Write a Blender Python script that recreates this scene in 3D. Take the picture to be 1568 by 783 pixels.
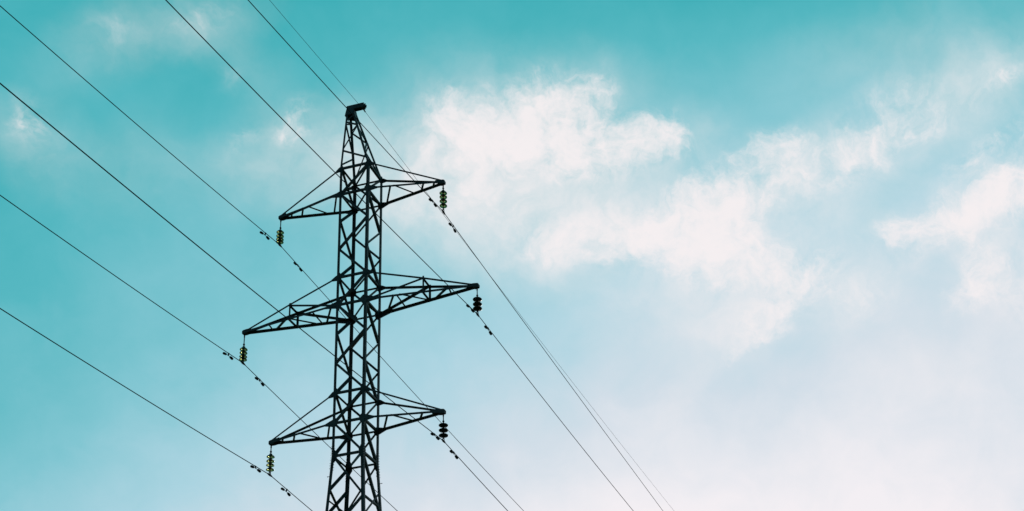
import bpy, bmesh, math, random
from mathutils import Vector, Matrix
random.seed(7)
scene = bpy.context.scene
for o in list(bpy.data.objects):
    bpy.data.objects.remove(o, do_unlink=True)
C = scene.collection

# ------------------------------------------------------------------ scale
# survey units (u) with the pylon body 1.8 u wide; 1 u = 0.6 m, ground at z = 0
S = 0.6
Z0 = 7.944
def P(x, y, z):
    return Vector((x * S, y * S, z * S + Z0))

# ------------------------------------------------------------------ camera
CAM_AZ, CAM_EL, CAM_ROLL, FPX = -0.2090, 0.3861, -0.0784, 1916.12
def axes(a, e, ro):
    f = Vector((math.sin(a) * math.cos(e), math.cos(a) * math.cos(e), math.sin(e)))
    r = Vector((math.cos(a), -math.sin(a), 0))
    u = r.cross(f)
    return (math.cos(ro) * r + math.sin(ro) * u, -math.sin(ro) * r + math.cos(ro) * u, f)
R_, U_, F_ = axes(CAM_AZ, CAM_EL, CAM_ROLL)
cd = bpy.data.cameras.new('camera')
cam = bpy.data.objects.new('camera', cd)
C.objects.link(cam)
cd.sensor_fit = 'HORIZONTAL'
cd.sensor_width = 36.0
cd.lens = FPX / 1568 * 36.0
cd.shift_x = (784 - 1012.92) / 1568
cd.shift_y = (787.66 - 391.5) / 1568
cd.clip_start = 0.1
cd.clip_end = 6000
M = Matrix(((R_.x, U_.x, -F_.x), (R_.y, U_.y, -F_.y), (R_.z, U_.z, -F_.z))).to_4x4()
M.translation = P(27.8625, -54.948, -10.5738)
cam.matrix_world = M
scene.camera = cam

# direction in the sky of a survey reading (x right, y down)
def ray(px, py):
    return (F_ + R_ * ((px - 1012.92) / FPX) - U_ * ((py - 787.66) / FPX)).normalized()

# ------------------------------------------------------------------ sun
sd = ray(1260, 930)
SUN_EL = math.asin(sd.z)
SUN_AZ = math.atan2(sd.x, sd.y)
sl = bpy.data.lights.new('sun', 'SUN')
sl.energy = 3.0
sl.angle = math.radians(0.5)
sl.color = (1.0, 0.95, 0.88)
so = bpy.data.objects.new('sun', sl)
C.objects.link(so)
so.rotation_euler = (-sd).to_track_quat('-Z', 'Y').to_euler()
so.location = (0, 0, 60)

# ------------------------------------------------------------------ world: sky and clouds by direction
world = bpy.data.worlds.new('World')
scene.world = world
world.use_nodes = True
NT = world.node_tree
NT.nodes.clear()
def nd(t, **k):
    n = NT.nodes.new(t)
    for a, b in k.items():
        setattr(n, a, b)
    return n
def put(sock, v):
    if isinstance(v, bpy.types.NodeSocket):
        NT.links.new(v, sock)
    else:
        sock.default_value = v
def mth(op, a, b=0.0, c=0.0, clamp=False):
    n = nd('ShaderNodeMath', operation=op, use_clamp=clamp)
    put(n.inputs[0], a); put(n.inputs[1], b); put(n.inputs[2], c)
    return n.outputs[0]
def vmth(op, a, b=None):
    n = nd('ShaderNodeVectorMath', operation=op)
    put(n.inputs[0], a)
    if b is not None:
        put(n.inputs[1], b)
    return n.outputs['Value'] if op in ('DOT_PRODUCT', 'LENGTH') else n.outputs['Vector']
def smooth(v, a, b, lo=0.0, hi=1.0):
    n = nd('ShaderNodeMapRange', interpolation_type='SMOOTHSTEP')
    put(n.inputs['Value'], v)
    for k, x in (('From Min', a), ('From Max', b), ('To Min', lo), ('To Max', hi)):
        put(n.inputs[k], x)
    return n.outputs['Result']
def s2l(c):
    return tuple((x / 255 / 12.92 if x / 255 <= 0.04045 else ((x / 255 + 0.055) / 1.055) ** 2.4) for x in c) + (1.0,)

tc = nd('ShaderNodeTexCoord')
D = tc.outputs['Generated']
# sky chart: flat star-map style coordinates about one compass bearing and height
CR, CU, CF = axes(-0.33, 0.58, 0.0)
KC = 10.0                                  # chart units per radian at the chart centre
dF = vmth('DOT_PRODUCT', D, tuple(CF))
dFs = mth('MAXIMUM', dF, 0.15)
cu = mth('MULTIPLY', mth('DIVIDE', vmth('DOT_PRODUCT', D, tuple(CR)), dFs), KC)
cv = mth('MULTIPLY', mth('DIVIDE', vmth('DOT_PRODUCT', D, tuple(CU)), dFs), KC)
cx = nd('ShaderNodeCombineXYZ'); put(cx.inputs[0], cu); put(cx.inputs[1], cv)
CH = cx.outputs[0]
def chart(px, py):
    d = ray(px, py)
    w = d.dot(CF)
    return d.dot(CR) / w * KC, d.dot(CU) / w * KC

# clear-sky brightness along a teal-to-white ramp: least squares through readings
TS = [(800, 10, .03), (1100, 40, .26), (1540, 20, .24), (1320, 20, .26), (300, 150, .24), (20, 60, .13), (100, 300, .20),
      (20, 500, .17), (150, 430, .22), (200, 600, .40), (60, 760, .53), (400, 760, .66), (1200, 120, .28), (640, 600, .64),
      (900, 600, .77), (1300, 300, .54), (1440, 480, .74), (1200, 700, .95), (1000, 783, .98), (1540, 560, .80),
      (1250, 783, 1.02), (1540, 770, .96), (480, 60, .12), (560, 360, .44), (760, 560, .71), (1080, 230, .38),
      (450, 300, .38), (1000, 20, .14), (650, 80, .10), (1100, 640, .90), (1300, 600, .87), (700, 770, .84)]
def feats(u, v):
    return [1, u, v, u * u, u * v, v * v, v * v * v, u * u * v, u * v * v]
def lsq(rows, ys, n):
    A = [[sum(r[i] * r[j] for r in rows) + (1e-6 if i == j else 0) for j in range(n)] for i in range(n)]
    b = [sum(r[i] * y for r, y in zip(rows, ys)) for i in range(n)]
    for i in range(n):
        p = max(range(i, n), key=lambda k: abs(A[k][i]))
        A[i], A[p] = A[p], A[i]; b[i], b[p] = b[p], b[i]
        for k in range(i + 1, n):
            m = A[k][i] / A[i][i]
            for j in range(i, n):
                A[k][j] -= m * A[i][j]
            b[k] -= m * b[i]
    x = [0] * n
    for i in reversed(range(n)):
        x[i] = (b[i] - sum(A[i][j] * x[j] for j in range(i + 1, n))) / A[i][i]
    return x
co = lsq([feats(*chart(a, b)) for a, b, t in TS], [t for *_, t in TS], 9)
cuc = mth('MINIMUM', mth('MAXIMUM', cu, -5.2), 5.2)
cvc = mth('MINIMUM', mth('MAXIMUM', cv, -2.9), 2.9)
uu = mth('MULTIPLY', cuc, cuc); vv = mth('MULTIPLY', cvc, cvc); uv = mth('MULTIPLY', cuc, cvc)
terms = [None, cuc, cvc, uu, uv, vv, mth('MULTIPLY', vv, cvc), mth('MULTIPLY', uu, cvc), mth('MULTIPLY', uv, cvc)]
T = co[0]
for k in range(1, 9):
    T = mth('MULTIPLY_ADD', terms[k], co[k], T)
def noise(vec, scale, detail, rough, seed=0.0, distort=0.0):
    n = nd('ShaderNodeTexNoise', noise_dimensions='3D')
    mp = nd('ShaderNodeVectorMath', operation='ADD'); put(mp.inputs[0], vec); mp.inputs[1].default_value = (seed, seed * 1.7, seed * .6)
    put(n.inputs['Vector'], mp.outputs[0])
    n.inputs['Scale'].default_value = scale
    n.inputs['Detail'].default_value = detail
    n.inputs['Roughness'].default_value = rough
    n.inputs['Distortion'].default_value = distort
    return n
# thin uneven veil in the clear air
veil = noise(CH, 0.55, 5, 0.55, 3.1).outputs['Fac']
T = mth('MULTIPLY_ADD', mth('SUBTRACT', veil, 0.53), 0.28, T)

veil_b = noise(CH, 2.3, 6, 0.6, 12.4, 0.4).outputs['Fac']
T = mth('MULTIPLY_ADD', mth('SUBTRACT', veil_b, 0.5), 0.14, T)

# clouds: soft patches (x, y, half length, half width, tilt, weight), broken up by fractal noise
BLOBS = [
    # upper bright cumulus bank
    (835, 158, 95, 52, -4, 1.0), (890, 195, 85, 45, 10, .45), (745, 205, 100, 62, 10, .50), (850, 222, 175, 60, 6, .86), (985, 212, 92, 46, 16, .82),
    (915, 150, 44, 36, -40, .26), (695, 172, 56, 44, 20, .40), (860, 262, 130, 30, 0, .36), (1035, 200, 36, 40, 0, .38), (680, 235, 60, 50, 0, .26),
    # central bank
    (1050, 360, 140, 58, -12, .92), (1150, 402, 150, 52, 14, .92), (1160, 280, 85, 50, -32, .70), (1190, 228, 60, 40, -30, .46),
    (930, 372, 140, 44, -8, .48), (1075, 300, 85, 42, -40, .60), (985, 340, 60, 36, -30, .40), (1185, 482, 90, 34, -28, .66), (1130, 530, 62, 20, -42, .50), (1090, 430, 130, 30, 6, .42),
    (850, 360, 80, 36, -20, .30), (1250, 405, 50, 30, -20, .40),
    # fainter wisps to its right
    (1350, 195, 120, 60, -36, .60), (1270, 265, 100, 45, -25, .36), (1528, 130, 62, 24, -42, .46), (1450, 175, 70, 30, -20, .26),
    # streak along the right edge
    (1500, 325, 165, 50, -21, .90), (1540, 300, 80, 50, -20, .30), (1590, 265, 90, 50, -25, .75), (1400, 358, 56, 34, -25, .55), (1515, 225, 120, 28, -32, .50),
    (1503, 415, 46, 34, 50, .74), (1480, 448, 40, 26, -10, .62), (1565, 440, 56, 66, 0, .58), (1330, 455, 80, 40, -30, .30),
    # small wisps upper left
    (168, 55, 84, 36, -24, .20), (325, 22, 60, 24, -32, .22), (44, 168, 46, 38, -50, .32), (50, 215, 50, 50, 0, .24), (270, 45, 50, 24, -20, .18),
    (466, 180, 28, 46, 14, .42), (450, 196, 46, 26, -10, .30), (380, 205, 52, 22, -48, .26), (342, 120, 30, 18, -40, .18),
]
VEILS = [
    (800, 220, 290, 150, 0, .36), (720, 310, 220, 130, 0, .42), (830, 380, 190, 80, -10, .30), (600, 260, 190, 120, 0, .26), (950, 310, 130, 70, -30, .26), (1280, 310, 170, 90, -30, .20), (1400, 400, 200, 120, -20, .16),
    (1090, 385, 250, 105, -4, .48), (1200, 255, 120, 60, -30, .28), (1150, 490, 150, 66, -30, .36), (1330, 210, 150, 70, -35, .24), (1430, 190, 160, 70, -30, .24),
    (1320, 455, 110, 60, -35, .28), (1520, 310, 180, 90, -25, .40), (1540, 430, 90, 100, 0, .34), (1520, 120, 120, 80, -40, .30), (1400, 80, 260, 90, -15, .14), (1090, 220, 90, 70, 0, .18),
    (1400, 560, 140, 70, 0, .20), (1040, 612, 80, 36, -50, .18), (1010, 480, 200, 70, 0, .15),
    (180, 60, 150, 70, -20, .15), (320, 30, 120, 60, -20, .13), (50, 220, 100, 90, 0, .20), (440, 240, 160, 90, -10, .20), (230, 260, 200, 90, 0, .10), (400, 130, 240, 60, 40, .08),
]
wn = noise(CH, 1.4, 5, 0.6, 9.0)
warp = nd('ShaderNodeVectorMath', operation='SUBTRACT'); put(warp.inputs[0], wn.outputs['Color']); warp.inputs[1].default_value = (.5, .5, .5)
ws = nd('ShaderNodeVectorMath', operation='SCALE'); put(ws.inputs[0], warp.outputs[0]); ws.inputs['Scale'].default_value = 0.55
CHW = vmth('ADD', CH, ws.outputs[0])
def patches(vec, rows, grow):
    tot = None
    for (bx, by, ra, rb, ang, wt) in rows:
        c0 = chart(bx, by); c1 = chart(bx + 10 * math.cos(math.radians(ang)), by + 10 * math.sin(math.radians(ang)))
        dx, dy = c1[0] - c0[0], c1[1] - c0[1]
        k = math.hypot(dx, dy) / 10
        mp = nd('ShaderNodeMapping', vector_type='TEXTURE')
        put(mp.inputs['Vector'], vec)
        mp.inputs['Location'].default_value = (c0[0], c0[1], 0)
        mp.inputs['Rotation'].default_value = (0, 0, math.atan2(dy, dx))
        mp.inputs['Scale'].default_value = (ra * k * grow, rb * k * grow, 10)
        g = smooth(vmth('LENGTH', mp.outputs[0]), 1.0, 0.0, 0.0, wt)
        tot = g if tot is None else mth('ADD', tot, g)
    return tot
shape = mth('MINIMUM', patches(CHW, BLOBS, 1.35), 1.15)
soft = mth('MINIMUM', patches(CHW, VEILS, 1.25), 0.75)
n1 = noise(CHW, 1.25, 8, 0.58, 1.3, 0.3).outputs['Fac']
n2 = noise(CHW, 3.6, 8, 0.62, 5.2, 0.4).outputs['Fac']
n3 = noise(CHW, 11.0, 6, 0.65, 7.7, 0.3).outputs['Fac']
tear = mth('ADD', mth('ADD', mth('MULTIPLY', mth('SUBTRACT', n1, 0.5), 1.3), mth('MULTIPLY', mth('SUBTRACT', n2, 0.5), 2.2)), mth('MULTIPLY', mth('SUBTRACT', n3, 0.5), 1.0))
gate = smooth(shape, 0.02, 0.40)
dens = mth('ADD', mth('MULTIPLY', tear, gate), mth('SUBTRACT', shape, 0.12))
cum = mth('MULTIPLY', smooth(dens, -0.16, 1.30), 0.92)
veil2 = mth('MULTIPLY', soft, mth('MULTIPLY_ADD', mth('SUBTRACT', n1, 0.5), 2.2, mth('MULTIPLY_ADD', mth('SUBTRACT', n2, 0.5), 1.2, 1.0)), clamp=True)
cloud = mth('SUBTRACT', 1.0, mth('MULTIPLY', mth('SUBTRACT', 1.0, cum), mth('SUBTRACT', 1.0, veil2)))

ramp = nd('ShaderNodeValToRGB')
put(ramp.inputs[0], T)
stops = [(0, (46, 170, 178)), (.2, (88, 184, 194)), (.4, (130, 198, 210)), (.6, (172, 212, 225)), (.8, (210, 222, 232)), (1, (243, 239, 243))]
el = ramp.color_ramp.elements
el[0].position, el[0].color = 0.0, s2l(stops[0][1])
el[1].position, el[1].color = 1.0, s2l(stops[-1][1])
for p, c in stops[1:-1]:
    e = el.new(p); e.color = s2l(c)
mixc = nd('ShaderNodeMix', data_type='RGBA')
put(mixc.inputs[0], cloud); put(mixc.inputs[6], ramp.outputs[0]); mixc.inputs[7].default_value = s2l((247, 240, 241))
# the rest of the dome: physical sky with the sun where the lamp stands
sky = nd('ShaderNodeTexSky', sky_type='NISHITA')
sky.sun_disc = False
sky.sun_elevation = SUN_EL
sky.sun_rotation = SUN_AZ
sky.altitude = 100
bg1 = nd('ShaderNodeBackground'); tint = nd('ShaderNodeMix', data_type='RGBA', blend_type='MULTIPLY'); tint.inputs[0].default_value = 1.0
put(tint.inputs[6], sky.outputs[0]); tint.inputs[7].default_value = (.62, 1.1, 1.05, 1)
put(bg1.inputs[0], tint.outputs[2]); bg1.inputs[1].default_value = 0.06
bg2 = nd('ShaderNodeBackground'); put(bg2.inputs[0], mixc.outputs[2]); bg2.inputs[1].default_value = 1.0
ms = nd('ShaderNodeMixShader')
put(ms.inputs[0], smooth(dF, 0.22, 0.84))
put(ms.inputs[1], bg1.outputs[0]); put(ms.inputs[2], bg2.outputs[0])
wo = nd('ShaderNodeOutputWorld')
put(wo.inputs[0], ms.outputs[0])

scene.view_settings.view_transform = 'Standard'
scene.view_settings.look = 'None'
scene.view_settings.exposure = 0.0
scene.view_settings.gamma = 1.0
scene.view_settings.use_curve_mapping = False
scene.render.engine = 'CYCLES'

# ------------------------------------------------------------------ materials
def mat(name, col, rough=0.7, metal=0.0, spec=0.3, var=0.25, scale=6.0, trans=0.0, ior=1.45):
    m = bpy.data.materials.new(name)
    m.use_nodes = True
    t = m.node_tree
    b = t.nodes['Principled BSDF']
    tx = t.nodes.new('ShaderNodeTexCoord')
    n = t.nodes.new('ShaderNodeTexNoise'); n.inputs['Scale'].default_value = scale; n.inputs['Detail'].default_value = 6
    r = t.nodes.new('ShaderNodeValToRGB')
    r.color_ramp.elements[0].position = .3; r.color_ramp.elements[1].position = .72
    r.color_ramp.elements[0].color = tuple(c * (1 - var) for c in col) + (1,)
    r.color_ramp.elements[1].color = tuple(c * (1 + var) for c in col) + (1,)
    t.links.new(tx.outputs['Object'], n.inputs['Vector'])
    t.links.new(n.outputs['Fac'], r.inputs[0])
    t.links.new(r.outputs[0], b.inputs['Base Color'])
    b.inputs['Roughness'].default_value = rough
    b.inputs['Metallic'].default_value = metal
    b.inputs['Specular IOR Level'].default_value = spec
    b.inputs['Transmission Weight'].default_value = trans
    b.inputs['IOR'].default_value = ior
    return m
STEEL = mat('weathered_backlit_dark_steel', (0.033, 0.043, 0.049), 0.6, 0, 0.35, 0.55, 5)  # base colour darker than real galvanised steel; backlit shade is put into it
FITTING = mat('forged_fitting', (0.02, 0.022, 0.023), 0.75, 0, 0.15, 0.3, 20)
CABLE = mat('weathered_aluminium_cable', (0.03, 0.034, 0.036), 0.75, 0, 0.15, 0.2, 8)
PORCELAIN = mat('dark_brown_porcelain', (0.016, 0.014, 0.013), 0.5, 0, 0.2, 0.3, 15)
GLASS = mat('olive_insulator_glass', (0.29, 0.30, 0.12), 0.25, 0, 0.5, 0.15, 15, 0.92, 1.4)
CONCRETE = mat('footing_concrete', (0.28, 0.27, 0.25), 0.9, 0, 0.2, 0.2, 3)
GRASS = mat('meadow_grass', (0.06, 0.085, 0.03), 0.95, 0, 0.1, 0.5, 0.15)

# ------------------------------------------------------------------ mesh helpers
def link(name, bm, m, parent=None):
    bmesh.ops.recalc_face_normals(bm, faces=bm.faces)
    me = bpy.data.meshes.new(name)
    bm.to_mesh(me); bm.free()
    me.materials.append(m)
    o = bpy.data.objects.new(name, me)
    C.objects.link(o)
    if parent is not None:
        o.parent = parent
    return o
def prism(bm, pts, ext):
    """closed outline pts extruded by the vector ext"""
    a = [bm.verts.new(p) for p in pts]
    b = [bm.verts.new(p + ext) for p in pts]
    n = len(pts)
    bm.faces.new(a); bm.faces.new(list(reversed(b)))
    for i in range(n):
        bm.faces.new((a[i], a[(i + 1) % n], b[(i + 1) % n], b[i]))
def angle(bm, A, B, d1, d2, b, t=0.006, b2=None):
    """rolled steel angle from A to B, its corner on the line A-B, flanges towards d1 and d2"""
    ax = (B - A).normalized()
    d1 = (d1 - ax * d1.dot(ax)).normalized()
    d2 = d2 - ax * d2.dot(ax); d2 = (d2 - d1 * d2.dot(d1)).normalized()
    b2 = b2 or b
    prof = [(0, 0), (b, 0), (b, t), (t, t), (t, b2), (0, b2)]
    prism(bm, [A + d1 * p + d2 * q for p, q in prof], B - A)
def box(bm, c, ex, ey, ez):
    pts = [c + ex * i + ey * j - ez for i, j in ((-1, -1), (1, -1), (1, 1), (-1, 1))]
    prism(bm, pts, ez * 2)
def tube(bm, pts, r, n=6, cap=True):
    rings = []
    up0 = Vector((0, 0, 1))
    for i, p in enumerate(pts):
        d = (pts[min(i + 1, len(pts) - 1)] - pts[max(i - 1, 0)]).normalized()
        s = d.cross(up0)
        s = s.normalized() if s.length > 1e-4 else Vector((1, 0, 0))
        u = s.cross(d)
        rr = r[i] if isinstance(r, (list, tuple)) else r
        rings.append([bm.verts.new(p + (s * math.cos(2 * math.pi * k / n) + u * math.sin(2 * math.pi * k / n)) * rr) for k in range(n)])
    for a, b in zip(rings, rings[1:]):
        for k in range(n):
            bm.faces.new((a[k], a[(k + 1) % n], b[(k + 1) % n], b[k]))
    if cap:
        bm.faces.new(rings[0]); bm.faces.new(list(reversed(rings[-1])))
def lathe(bm, prof, n=24, c=Vector((0, 0, 0))):
    """(radius, z) profile turned about the vertical; closed profile"""
    rings = [[bm.verts.new(c + Vector((r * math.cos(2 * math.pi * k / n), r * math.sin(2 * math.pi * k / n), z))) for k in range(n)] for r, z in prof]
    m = len(rings)
    for i in range(m - 1):
        a, b = rings[i], rings[i + 1]
        for k in range(n):
            bm.faces.new((a[k], a[(k + 1) % n], b[(k + 1) % n], b[k]))
    bm.faces.new(rings[0]); bm.faces.new(list(reversed(rings[-1])))
def thing(name, label, cat, loc, group=None):
    o = bpy.data.objects.new(name, None)
    C.objects.link(o)
    o.empty_display_size = 0.3
    o.location = loc
    tag(o, label, cat, group)
    return o
def tag(o, label, cat, group=None):
    o['label'] = label; o['category'] = cat
    if group:
        o['group'] = group
def copy_tree(o, parent=None):
    c = o.copy(); C.objects.link(c)
    if parent is not None:
        c.parent = parent
    for ch in list(o.children):
        copy_tree(ch, c)
    return c

# ------------------------------------------------------------------ ground
bm = bmesh.new()
bmesh.ops.create_grid(bm, x_segments=80, y_segments=80, size=2500)
for v in bm.verts:
    d = v.co.xy.length
    v.co.z = -0.02 + 1.2 * math.sin(v.co.x * .011 + 1) * math.sin(v.co.y * .009) * min(1, max(0, (d - 90) / 200))
g = link('ground', bm, GRASS)
g['kind'] = 'structure'
g['label'] = 'flat grassy ground far below the cables'

# ------------------------------------------------------------------ lattice pylon
W = 0.9
LV = dict(U2=36.389, U1=34.600, M2=29.028, M1=27.245, L2=21.775, L1=20.0, W=18.068)
ZB = -Z0 / S
SPLAY = 0.055
def hw(z):
    return W if z >= LV['W'] else W + SPLAY * (LV['W'] - z)
NODE = {1: (-1, -1), 3: (1, -1), 2: (-1, 1), 4: (1, 1)}
def leg(k, z):
    w = hw(z)
    return P(NODE[k][0] * w, NODE[k][1] * w, z)

tower = thing('lattice_pylon', 'tall dark steel lattice pylon with three crossarms carrying the cables', 'pylon', (0, 0, 0))
LEGB = 0.090
for k in (1, 2, 3, 4):
    bm = bmesh.new()
    sx, sy = NODE[k]
    dx, dy = Vector((-sx, 0, 0)), Vector((0, -sy, 0))
    angle(bm, leg(k, LV['W']) + Vector((0, 0, .002)), leg(k, LV['U2']) + Vector((0, 0, .05)), dx, dy, LEGB, 0.009)
    angle(bm, leg(k, ZB), leg(k, LV['W']), dx, dy, LEGB * 1.08, 0.010)
    link('leg', bm, STEEL, tower)

FACES = {'near': (1, 3, Vector((0, -1, 0))), 'far': (2, 4, Vector((0, 1, 0))), 'left': (1, 2, Vector((-1, 0, 0))), 'right': (3, 4, Vector((1, 0, 0)))}
def face_pt(k, z, face, ins=0.03):
    """point on leg k at height z, moved along the face towards its middle"""
    a, b, n = FACES[face]
    o = b if k == a else a
    d = (leg(o, z) - leg(k, z)).normalized()
    return leg(k, z) + d * ins
cnt = [0]
def brace(face, k1, z1, k2, z2, b=0.070, name='brace', parent=None):
    n = FACES[face][2]
    cnt[0] += 1
    off = -n * (0.012 + 0.004 * (cnt[0] % 3))
    A, B = face_pt(k1, z1, face) + off, face_pt(k2, z2, face) + off
    side = (B - A).cross(n).normalized()
    if side.z < 0:
        side = -side
    bm = bmesh.new()
    angle(bm, A - side * b * .5, B - side * b * .5, side, -n, b, 0.005, b * (1.25 if face in ('left', 'right') else .8))
    return link(name, bm, STEEL, parent or tower)

def zz(face, seq, b=0.070):
    for (k1, z1), (k2, z2) in zip(seq, seq[1:]):
        brace(face, k1, z1, k2, z2, b)
def thirds(a, c):
    return [a, a + (c - a) / 3, a + (c - a) * 2 / 3, c]
zs = [LV['U2']] + thirds(LV['U1'], LV['M2']) + thirds(LV['M1'], LV['L2']) + [LV['L1'], LV['W']]
START = {'near': (3, 1), 'far': (2, 4), 'left': (1, 2), 'right': (4, 3)}
for f, (a, b_) in START.items():
    zz(f, [((a, b_)[i % 2], z) for i, z in enumerate(zs)], 0.078 if f == 'near' or f == 'far' else 0.074)
# panel under the waist
PZ, QZ = 15.55, 13.2
zz('near', [(1, LV['W']), (3, PZ), (1, QZ)])
zz('far', [(4, LV['W']), (2, PZ), (4, QZ)])
zz('left', [(2, LV['W']), (1, 16.15), (2, 14.95)]); zz('left', [(2, 16.8), (1, 14.7)])
zz('right', [(3, LV['W']), (4, 15.1), (3, 13.4)]); zz('right', [(4, 16.4), (3, 14.4)])
for f in FACES:
    a, b_, n = FACES[f]
    for L in LV:
        brace(f, a, LV[L], b_, LV[L], 0.076 if f in ('near', 'far') else 0.068, 'strut')
for f in ('left', 'right'):
    a, b_, n = FACES[f]
    brace(f, a, PZ, b_, PZ, 0.055, 'strut')
# plan diagonals across the body
for L in ('U2', 'U1', 'M1', 'L1', 'W'):
    A, B = leg(3, LV[L]), leg(2, LV[L])
    d = (B - A).normalized()
    bm = bmesh.new()
    angle(bm, A + d * .05 + Vector((0, 0, .03)), B - d * .05 + Vector((0, 0, .03)), Vector((0, 0, -1)), Vector((1, 1, 0)), 0.062, 0.005)
    link('plan_brace', bm, STEEL, tower)
# body below the picture, down to the footings
bm = bmesh.new()
lz = [QZ, 10.2, 6.6, 2.4, -2.4, -7.6, ZB + .3]
for f in FACES:
    a, b_, n = FACES[f]
    for i, (z1, z2) in enumerate(zip(lz, lz[1:])):
        for (k1, k2, o) in ((a, b_, .014), (b_, a, .022)):
            A, B = face_pt(k1, z1, f) - n * o, face_pt(k2, z2, f) - n * o
            side = (B - A).cross(n).normalized()
            angle(bm, A, B, side, -n, 0.05, 0.005)
        A, B = face_pt(a, z1, f) - n * .03, face_pt(b_, z1, f) - n * .03
        angle(bm, A, B, Vector((0, 0, 1)), -n, 0.05, 0.005)
link('lower_bracing', bm, STEEL, tower)
for k in (1, 2, 3, 4):
    bm = bmesh.new()
    box(bm, leg(k, ZB) + Vector((0, 0, .12)), Vector((.28, 0, 0)), Vector((0, .28, 0)), Vector((0, 0, .2)))
    bmesh.ops.bevel(bm, geom=list(bm.edges), offset=.03, segments=2, affect='EDGES')
    link('footing', bm, CONCRETE, tower)

# gusset plates on the faces
GS = dict(U2=(.12, .13), U1=(.16, .15), M2=(.16, .17), M1=(.21, .19), L2=(.15, .16), L1=(.17, .16), W=(.17, .22))
def gusset(face, k, z, a, h):
    A, B_, n = FACES[face]
    o = B_ if k == A else A
    d = (leg(o, z) - leg(k, z)).normalized()
    c = leg(k, z) - n * 0.0095
    up = Vector((0, 0, 1))
    j = lambda: random.uniform(.88, 1.1)
    pts = [(0.004, -h * j()), (a * .55, -h * j()), (a * j(), -h * .45), (a * j(), h * .45), (a * .6, h * j()), (0.004, h * j())]
    bm = bmesh.new()
    prism(bm, [c + d * p + up * q for p, q in pts], -n * 0.002)
    link('gusset_plate', bm, STEEL, tower)
for L, (a, h) in GS.items():
    for f in FACES:
        for k in FACES[f][:2]:
            gusset(f, k, LV[L], a, h)
for f, k, z in (('near', 3, PZ), ('far', 2, PZ), ('near', 3, 32.74), ('near', 3, 25.42), ('far', 2, 32.74)):
    gusset(f, k, z, .09, .11)

# barbed wire wound round the legs just under the lowest crossarm, and two step bolts
for k in (1, 2, 3, 4):
    sx, sy = NODE[k]
    bm = bmesh.new()
    z0, z1 = 17.25, 18.65
    N_, turns = 160, 9
    pts = []
    for i in range(N_ + 1):
        t = i / N_
        z = z0 + (z1 - z0) * t
        c = leg(k, z) + Vector((-sx * .03, -sy * .03, 0))
        a = t * turns * 2 * math.pi
        pts.append(c + Vector((math.cos(a) * .062, math.sin(a) * .062, 0)))
    tube(bm, pts, 0.004, 4)
    for i in range(0, N_, 5):
        d = Vector((random.uniform(-1, 1), random.uniform(-1, 1), random.uniform(-.6, .6))).normalized() * .026
        tube(bm, [pts[i] - d, pts[i] + d], 0.004, 4)
    link('barbed_wire', bm, FITTING, tower)
for k, z in ((1, 16.9), (4, 16.9)):
    sx, sy = NODE[k]
    bm = bmesh.new()
    tube(bm, [leg(k, z) - Vector((sx * .02, 0, -.0)) + Vector((0, -sy * .03, 0)), leg(k, z) + Vector((sx * .07, -sy * .03, 0))], 0.009, 6)
    tube(bm, [leg(k, z) + Vector((sx * .071, -sy * .03, 0)), leg(k, z) + Vector((sx * .083, -sy * .03, 0))], 0.017, 6)
    link('step_bolt', bm, FITTING, tower)

# ---- peak
PX, PZT, PW = -0.75, 41.2, 0.20
def pleg(k, z):
    t = (z - LV['U2']) / (PZT - LV['U2'])
    w = W * (1 - t) + PW * t
    return P(PX * t + NODE[k][0] * w, NODE[k][1] * w, z)
bm = bmesh.new()
for k in (1, 2, 3, 4):
    sx, sy = NODE[k]
    angle(bm, pleg(k, LV['U2'] + .09), pleg(k, PZT), Vector((-sx, 0, 0)), Vector((0, -sy, 0)), 0.070, 0.008)
peak = link('peak', bm, STEEL, tower)
def pbrace(face, k1, z1, k2, z2, b=0.054):
    n = FACES[face][2]
    cnt[0] += 1
    A, B = pleg(k1, z1), pleg(k2, z2)
    d = (B - A).normalized()
    off = -n * (0.014 + 0.004 * (cnt[0] % 3))
    A, B = A + d * .02 + off, B - d * .02 + off
    side = (B - A).cross(n).normalized()
    bm = bmesh.new()
    angle(bm, A - side * b * .5, B - side * b * .5, side, -n, b, 0.005, b * .8)
    link('brace', bm, STEEL, peak)
def zp(k, y):
    """height on peak leg k whose sight line passes survey height y"""
    lo, hi = LV['U2'] - 1, PZT + 1
    for _ in range(50):
        m = (lo + hi) / 2
        d = pleg(k, m) - cam.matrix_world.translation
        yy = 787.66 - FPX * d.dot(U_) / d.dot(F_)
        if yy > y: lo = m
        else: hi = m
    return lo
def pz(face, seq):
    for (k1, y1), (k2, y2) in zip(seq, seq[1:]):
        pbrace(face, k1, zp(k1, y1), k2, zp(k2, y2))
pz('near', [(3, 240), (1, 230), (3, 190), (1, 186), (3, 174)])
pz('far', [(2, 281), (4, 223), (2, 204), (4, 187), (2, 184)])
pz('left', [(1, 253), (2, 244), (1, 191), (2, 191), (1, 174)])
pz('right', [(4, 272), (3, 232), (4, 218), (3, 192), (4, 184), (3, 174)])
bm = bmesh.new()
cap0 = P(PX, 0, PZT)
hwp = PW * S
for n, d in ((Vector((0, -1, 0)), Vector((1, 0, 0))), (Vector((0, 1, 0)), Vector((1, 0, 0))), (Vector((-1, 0, 0)), Vector((0, 1, 0))), (Vector((1, 0, 0)), Vector((0, 1, 0)))):
    c = cap0 + n * (hwp + .012)
    up = Vector((0, 0, 1))
    prism(bm, [c + d * (hwp + .005) - up * .005, c - d * (hwp + .005) - up * .005, c - d * (hwp + .036) - up * .30 + n * .036, c + d * (hwp + .036) - up * .30 + n * .036], n * .008)
link('cap_plate', bm, STEEL, peak)
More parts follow.
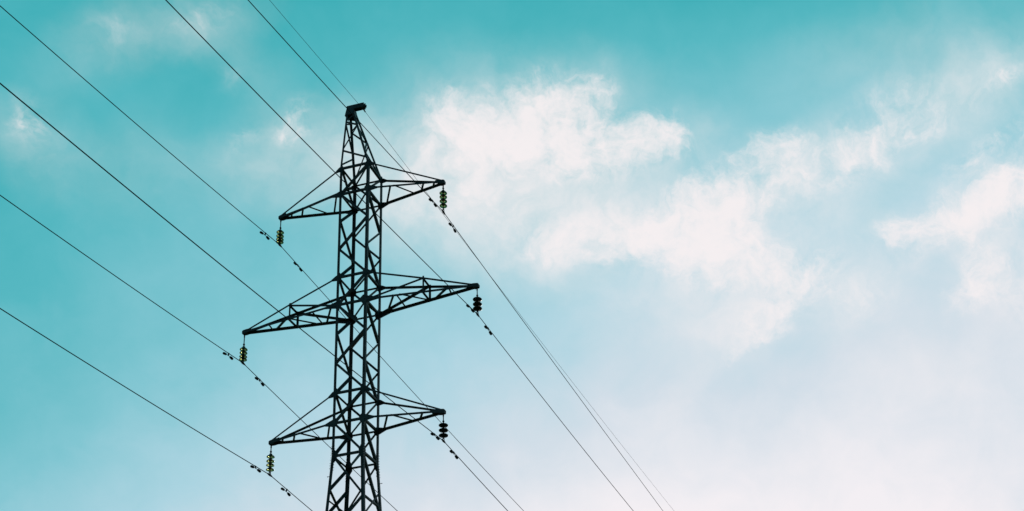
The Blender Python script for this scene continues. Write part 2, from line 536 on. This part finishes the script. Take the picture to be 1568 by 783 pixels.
# beam across the top that holds the earth wire
bm = bmesh.new()
bx0, bx1 = P(PX, 0, PZT).x - hwp - .03, P(0.11, 0, 0).x
zt = PZT * S + Z0
for sy in (-1, 1):
    y = sy * .085
    A = Vector((bx0, y, zt + .0))
    L = Vector((bx1 - bx0, 0, 0))
    e = -sy * .045
    hgt = .175
    prism(bm, [A, A + Vector((0, e, 0)), A + Vector((0, e, .008)), A + Vector((0, -sy * .007, .008)), A + Vector((0, -sy * .007, hgt - .008)), A + Vector((0, e, hgt - .008)), A + Vector((0, e, hgt)), A + Vector((0, 0, hgt))], L)
box(bm, Vector(((bx0 + bx1) / 2 - .02, 0, zt + .183)), Vector(((bx1 - bx0) / 2 - .03, 0, 0)), Vector((0, .078, 0)), Vector((0, 0, .005)))
for yy in (-.04, .04):
    box(bm, Vector((bx1 + .02, yy, zt + .09)), Vector((.032, 0, 0)), Vector((0, .006, 0)), Vector((0, 0, .06)))
box(bm, Vector((bx0 + .006, 0, zt + .088)), Vector((.005, 0, 0)), Vector((0, .076, 0)), Vector((0, 0, .082)))
link('ground_wire_bracket', bm, STEEL, tower)

# ---- crossarms
ARMS = [('U', 5.0636, 34.5586), ('M', 6.9806, 27.2506), ('L', 4.9647, 19.966)]
def arm(key, s, tx, tz):
    TY = 0.11
    l1, l2 = LV[key + '1'], LV[key + '2']
    kn, kf = ((1, 2) if s < 0 else (3, 4))
    tipn, tipf = P(s * tx, -TY, tz), P(s * tx, TY, tz)
    rn, rf = leg(kn, l1), leg(kf, l1)
    un, uf = leg(kn, l2), leg(kf, l2)
    out = Vector((s, 0, 0))
    X, Y, Zv = Vector((1, 0, 0)), Vector((0, 1, 0)), Vector((0, 0, 1))
    bm = bmesh.new()
    big = 0.078 if key == 'M' else 0.072
    for r, t, sy in ((rn, tipn, -1), (rf, tipf, 1)):
        angle(bm, r + Zv * .03 - out * .02, t + Zv * .03, -Zv, Y * -sy, big, 0.007)
    root = link('crossarm', bm, STEEL, tower)
    def bar(name, A, B, d1, d2, b):
        bm = bmesh.new()
        angle(bm, A, B, d1, d2, b, 0.005)
        return link(name, bm, STEEL, root)
    tn = lambda t: tipn.lerp(rn, t)
    tf = lambda t: tipf.lerp(rf, t)
    # ties up to the body
    tie_b = 0.066 if key == 'M' else 0.058
    hz = Zv * .03
    if key == 'M':
        tp = 0.49
        post = P(0, 0, 0.93) - P(0, 0, 0)
        for tfun, u, sy, r in ((tn, un, -1, rn), (tf, uf, 1, rf)):
            q = tfun(tp) + post
            tip = tfun(0) + Zv * .06
            bar('tie', tip - out * .1, q, -Zv, Y * -sy, tie_b)
            bar('tie', q, u - out * .01, -Zv, Y * -sy, tie_b)
            bar('post', tfun(tp) - Zv * .05 + Y * -sy * .012, q + Zv * .05 + Y * -sy * .012, X, Y * -sy, 0.060)
            bar('brace', q + Y * -sy * .02, r + Y * -sy * .02 + Zv * .02, -Zv, Y * -sy, 0.072)
        bar('strut', tn(tp) + post - hz, tf(tp) + post - hz, -Zv, X, 0.054)
        bar('strut', tn(tp) - hz * .3, tf(tp) - hz * .3, -Zv, X, 0.054)
    else:
        for t, u, sy in ((tipn, un, -1), (tipf, uf, 1)):
            bar('tie', t + Zv * .06, u - out * .01, -Zv, Y * -sy, tie_b)
    # bracing in the plane of the bottom chords (the two sides mirror by half a turn)
    a_, b_ = (tn, tf) if s < 0 else (tf, tn)
    if key == 'M':
        segs = [(a_, .94, b_, .76), (b_, .73, a_, .74), (b_, .70, a_, .485), (a_, .45, b_, .28), (a_, .27, b_, .255)]
    else:
        segs = [(a_, .94, b_, .715), (b_, .66, a_, .46), (a_, .38, b_, .265), (a_, .19, b_, .12)]
    for i, (f1, t1, f2, t2) in enumerate(segs):
        bar('brace', f1(t1) - Zv * (.012 + .006 * (i % 2)), f2(t2) - Zv * (.012 + .006 * (i % 2)), Zv, X, 0.058)
    # root gussets beyond the legs
    gl = .44 if key == 'M' else .30
    for r, t, sy in ((rn, tipn, -1), (rf, tipf, 1)):
        d = (t - r).normalized()
        bm = bmesh.new()
        o = r + Y * (-sy * .010)
        prism(bm, [o - out * .05 + Zv * .14, o + d * gl * .4 + Zv * .09, o + d * gl + Zv * .035, o + d * gl - Zv * .045, o + d * gl * .4 - Zv * .10, o - out * .05 - Zv * .16], Y * (-sy * .007))
        link('gusset_plate', bm, STEEL, root)
    for u, t, sy in ((un, tipn, -1), (uf, tipf, 1)):
        d = (t - u).normalized()
        bm = bmesh.new()
        o = u + Y * (-sy * .010)
        prism(bm, [o - out * .05 + Zv * .10, o + d * .07 + Zv * .07, o + d * .23 + Zv * .02, o + d * .22 - Zv * .05, o - out * .05 - Zv * .15], Y * (-sy * .007))
        link('gusset_plate', bm, STEEL, root)
    # boxed tip
    bm = bmesh.new()
    tl = .26 if key == 'U' else (.24 if key == 'M' else .36)
    c = P(s * tx, 0, tz)
    for sy in (-1, 1):
        y0 = TY * S * sy
        d = ((rn if sy < 0 else rf) - (tipn if sy < 0 else tipf)).normalized()
        o = c + Y * (y0 - sy * .008)
        prism(bm, [o + out * .07 + Zv * .045, o + out * .03 + Zv * .075, o + d * .10 + Zv * .085, o + d * tl + Zv * (.05 + tl * .1), o + d * tl - Zv * .005, o + d * .08 - Zv * .075, o + out * .05 - Zv * .075, o + out * .07 - Zv * .05], Y * (-sy * .008))
    box(bm, c + out * .055 - Zv * .006, Vector((.006, 0, 0)), Y * .05, Zv * .06)
    nb, fb = tn(.0) - Zv * .045, tf(.0) - Zv * .045
    prism(bm, [nb + out * .04, fb + out * .04, tf(.04) - Zv * .045, tn(.04) - Zv * .045], Zv * .006)
    link('tip_plate', bm, STEEL, root)
    return root
for key, tx, tz in ARMS:
    arm(key, -1, tx, tz)
    arm(key, 1, tx, tz)

# ------------------------------------------------------------------ insulator strings
def capped(bm, z, r):
    pass
def insulator(kind, fr):
    root = bpy.data.objects.new('insulator_string', None)
    C.objects.link(root)
    root.empty_display_size = .2
    # hanger: shackle plates and ball eye, z = 0 at the crossarm tip
    bm = bmesh.new()
    tube(bm, [Vector((0, 0, .02)), Vector((0, 0, -1.05 * fr[0] + .05))], 0.017, 8)
    box(bm, Vector((0, 0, -.075)), Vector((.022, 0, 0)), Vector((0, .008, 0)), Vector((0, 0, .05)))
    zk = -1.05 * fr[0] + .15
    lathe(bm, [(.012, zk - .05), (.03, zk - .035), (.036, zk - .01), (.03, zk + .015), (.012, zk + .03)], 12)
    link('hanger', bm, FITTING, root)
    rad = .128 if kind == 'glass' else .150
    for f in fr:
        z = -1.05 * f
        bm = bmesh.new()
        if kind == 'glass':
            prof = [(.040, .022), (.070, .012), (.105, -.008), (rad, -.036), (rad, -.046), (.118, -.046), (.108, -.028), (.096, -.050), (.088, -.050), (.078, -.020), (.066, -.046), (.058, -.046), (.046, -.012), (.030, -.012)]
            d = None
            bm2 = bmesh.new(); lathe(bm2, prof, 28, Vector((0, 0, z)))
            d = link('disc', bm2, GLASS, root)
        else:
            prof = [(.040, .060), (.066, .050), (.100, .034), (.132, .016), (rad, -.004), (.146, -.022), (.122, -.038), (.096, -.034), (.084, -.052), (.056, -.058), (.040, -.075)]
            bm2 = bmesh.new(); lathe(bm2, prof, 28, Vector((0, 0, z)))
            d = link('disc', bm2, PORCELAIN, root)
        for p in d.data.polygons:
            p.use_smooth = True
        lathe(bm, [(.016, .075), (.036, .070), (.050, .055), (.056, .016), (.040, -.013), (.022, -.03), (.016, -.052)] if kind == 'glass' else [(.014, .085), (.032, .078), (.043, .066), (.045, .052), (.02, .046)], 14, Vector((0, 0, z)))
        link('cap', bm, FITTING, d)
    zl = -1.05 * fr[-1]
    bot = -1.05
    bm = bmesh.new()
    tube(bm, [Vector((0, 0, zl - .04)), Vector((0, 0, bot + .1))], 0.012, 8)
    lathe(bm, [(.01, bot + .15), (.024, bot + .135), (.024, bot + .1), (.012, bot + .08)], 10)
    for sx in (-1, 1):
        box(bm, Vector((sx * .022, 0, bot + .045)), Vector((.004, 0, 0)), Vector((0, .022, 0)), Vector((0, 0, .055)))
    link('clevis', bm, FITTING, root)
    bm = bmesh.new()   # boat-shaped cable clamp along the line
    pts = [Vector((0, y, bot - .004 - .22 * y * y)) for y in (-.14, -.09, -.04, 0, .04, .09, .14)]
    tube(bm, pts, [.018, .026, .034, .038, .034, .026, .018], 10)
    link('suspension_clamp', bm, FITTING, root)
    return root

# ------------------------------------------------------------------ cables: start x, y, z and slope / sag on each side
DL = 0.06
WIRES = {'UL': [-5.06357, 0.20724, 32.70114, 0.07553, 0.00089, -0.1106, 0.00045], 'UR': [5.06357, -0.11487, 32.538, 0.09794, 0.00073, -0.0705, 0.0001],
         'ML': [-6.98061, 0.05199, 25.30083, 0.05819, 0.00082, -0.14136, 0.00078], 'MR': [6.98061, 0.15938, 25.4464, 0.08086, 0.00059, -0.0771, 0.00057],
         'LL': [-4.96471, 0.09928, 18.08254, 0.0312, 0.00076, -0.12936, 0.0008], 'LR': [4.96471, 0.03457, 18.26475, 0.05578, 0.00069, -0.114, 0.00081],
         'G': [0.1, -0.12643, 40.9823, 0.05596, 0.00076, -0.0460, 0.00026]}
def wire_pt(key, y):
    x0, yc, zc, s1, k1, s2, k2 = WIRES[key]
    s, k = (s1, k1) if y < 0 else (s2, k2)
    return P(x0 + DL * y, y, zc + s * y + k * y * y)
WL = {'UL': 'black power cable clamped under the left tip of the top crossarm', 'UR': 'black power cable clamped under the right tip of the top crossarm',
      'ML': 'black power cable clamped under the left tip of the long middle crossarm', 'MR': 'black power cable clamped under the right tip of the long middle crossarm',
      'LL': 'black power cable clamped under the left tip of the lowest crossarm', 'LR': 'black power cable clamped under the right tip of the lowest crossarm',
      'G': 'thinnest wire, strung from the beam on top of the pylon peak'}
for key in WIRES:
    ys = [-95 + i * 2.5 for i in range(34)] + [-10 + i * .5 for i in range(41)] + [10 + i * 3 for i in range(1, 60)]
    bm = bmesh.new()
    tube(bm, [wire_pt(key, y) for y in ys], 0.0070 if key == 'G' else 0.0135, 6)
    w = link('ground_wire' if key == 'G' else 'power_cable', bm, CABLE)
    for p in w.data.polygons:
        p.use_smooth = True
    tag(w, WL[key], 'cable', None if key == 'G' else 'power cables strung through the pylon')

# insulators at the tips
FR = {'UL': (.484, .628, .756, .86), 'UR': (.305, .44, .59, .75), 'ML': (.505, .625, .75, .85), 'LL': (.377, .523, .655, .803),
      'MR': (.445, .62, .78), 'LR': (.433, .614, .798)}
IL = {'UL': ('glass', 'green glass insulator string hanging from left tip of the top crossarm'),
      'UR': ('glass', 'yellowish glass insulator string hanging from right tip of the top crossarm'),
      'ML': ('glass', 'green glass insulator string hanging from left tip of the longest, middle crossarm'),
      'LL': ('glass', 'green glass insulator string hanging from left tip of the lowest crossarm'),
      'MR': ('dark', 'black insulator string hanging from right tip of the longest, middle crossarm'),
      'LR': ('dark', 'black insulator string hanging from right tip of the lowest crossarm')}
for key, (kind, lab) in IL.items():
    o = insulator(kind, FR[key])
    tx, tz = {a: (b, c) for a, b, c in ARMS}[key[0]]
    s = -1 if key[1] == 'L' else 1
    top = P(s * tx, 0, tz) - Vector((0, 0, .05))
    bot = wire_pt(key, 0)
    o.location = (bot.x, bot.y * 0, top.z)
    L = top.z - bot.z
    o.scale = (1, 1, L / 1.05)
    tag(o, lab, 'insulator', 'insulator strings under the crossarm tips')
# little hanger for the ground wire
gp = wire_pt('G', 0)
bm = bmesh.new()
zb = PZT * S + Z0
tube(bm, [Vector((gp.x, gp.y, zb + .03)), Vector((gp.x, gp.y, gp.z + .01))], 0.012, 8)
box(bm, Vector((gp.x, gp.y, gp.z + .0)), Vector((.014, 0, 0)), Vector((0, .07, 0)), Vector((0, 0, .022)))
box(bm, Vector((gp.x, gp.y, zb + .02)), Vector((.02, 0, 0)), Vector((0, .03, 0)), Vector((0, 0, .03)))
h = link('wire_hanger', bm, FITTING)
tag(h, 'small steel hanger holding the thin top wire under the beam end', 'hanger')

# ------------------------------------------------------------------ vibration dampers
def damper():
    root = bpy.data.objects.new('vibration_damper', None)
    C.objects.link(root)
    root.empty_display_size = .15
    bm = bmesh.new()      # along local Y, cable at z = 0
    box(bm, Vector((0, 0, -.03)), Vector((.010, 0, 0)), Vector((0, .024, 0)), Vector((0, 0, .05)))
    tube(bm, [Vector((0, -.03, 0)), Vector((0, .03, 0))], .021, 8)
    link('clamp', bm, FITTING, root)
    bm = bmesh.new()
    tube(bm, [Vector((0, y, -.070 - .35 * y * y)) for y in (-.21, -.14, -.07, 0, .07, .14, .21)], .009, 6)
    link('messenger_rod', bm, FITTING, root)
    for s in (-1, 1):
        bm = bmesh.new()
        pts = [Vector((0, s * y, -.073 - .35 * y * y)) for y in (.10, .115, .16, .22, .245, .255)]
        tube(bm, pts, [.02, .036, .042, .044, .038, .02], 12)
        w = link('weight', bm, FITTING, root)
    return root
d0 = damper()
SIDE = {'UL': 'left cable of the top crossarm', 'UR': 'right cable of the top crossarm', 'ML': 'left cable of the middle crossarm',
        'MR': 'right cable of the middle crossarm', 'LL': 'left cable of the lowest crossarm', 'LR': 'right cable of the lowest crossarm'}
MARKS = [('UL', 0, 404.7, 360), ('UL', 1, 454, 407), ('UR', 0, 662, 307.5), ('UR', 1, 693.8, 346), ('ML', 0, 349.5, 542.5), ('ML', 1, 397.5, 581.5),
         ('MR', 0, 718, 470), ('MR', 1, 747, 503), ('LL', 0, 391, 715), ('LL', 1, 439, 751), ('LR', 0, 663.5, 666), ('LR', 1, 694, 693)]
first = True
CO = cam.matrix_world.translation.copy()
for key, sd_, px, py in MARKS:
    best = None
    for i in range(4, 160):
        y = i * .05 * (1 if sd_ else -1)
        d = wire_pt(key, y) - CO
        qx = 1012.92 + FPX * d.dot(R_) / d.dot(F_); qy = 787.66 - FPX * d.dot(U_) / d.dot(F_)
        e = (qx - px) ** 2 + (qy - py) ** 2
        if best is None or e < best[0]:
            best = (e, y)
    y = best[1]
    o = d0 if first else copy_tree(d0)
    first = False
    o.location = wire_pt(key, y)
    t = (wire_pt(key, y + .2) - wire_pt(key, y - .2)).normalized()
    rr = t.cross(Vector((0, 0, 1))).normalized()
    u = rr.cross(t)
    rot = Matrix(((rr.x, t.x, u.x), (rr.y, t.y, u.y), (rr.z, t.z, u.z)))
    tilt = Matrix.Rotation(random.uniform(-.45, .45), 3, 'Y')
    o.rotation_euler = (rot @ tilt).to_euler()
    tag(o, 'two-weight damper just %s the insulator on the %s' % ('below right of' if sd_ else 'above left of', SIDE[key]), 'damper', 'vibration dampers on the power cables')
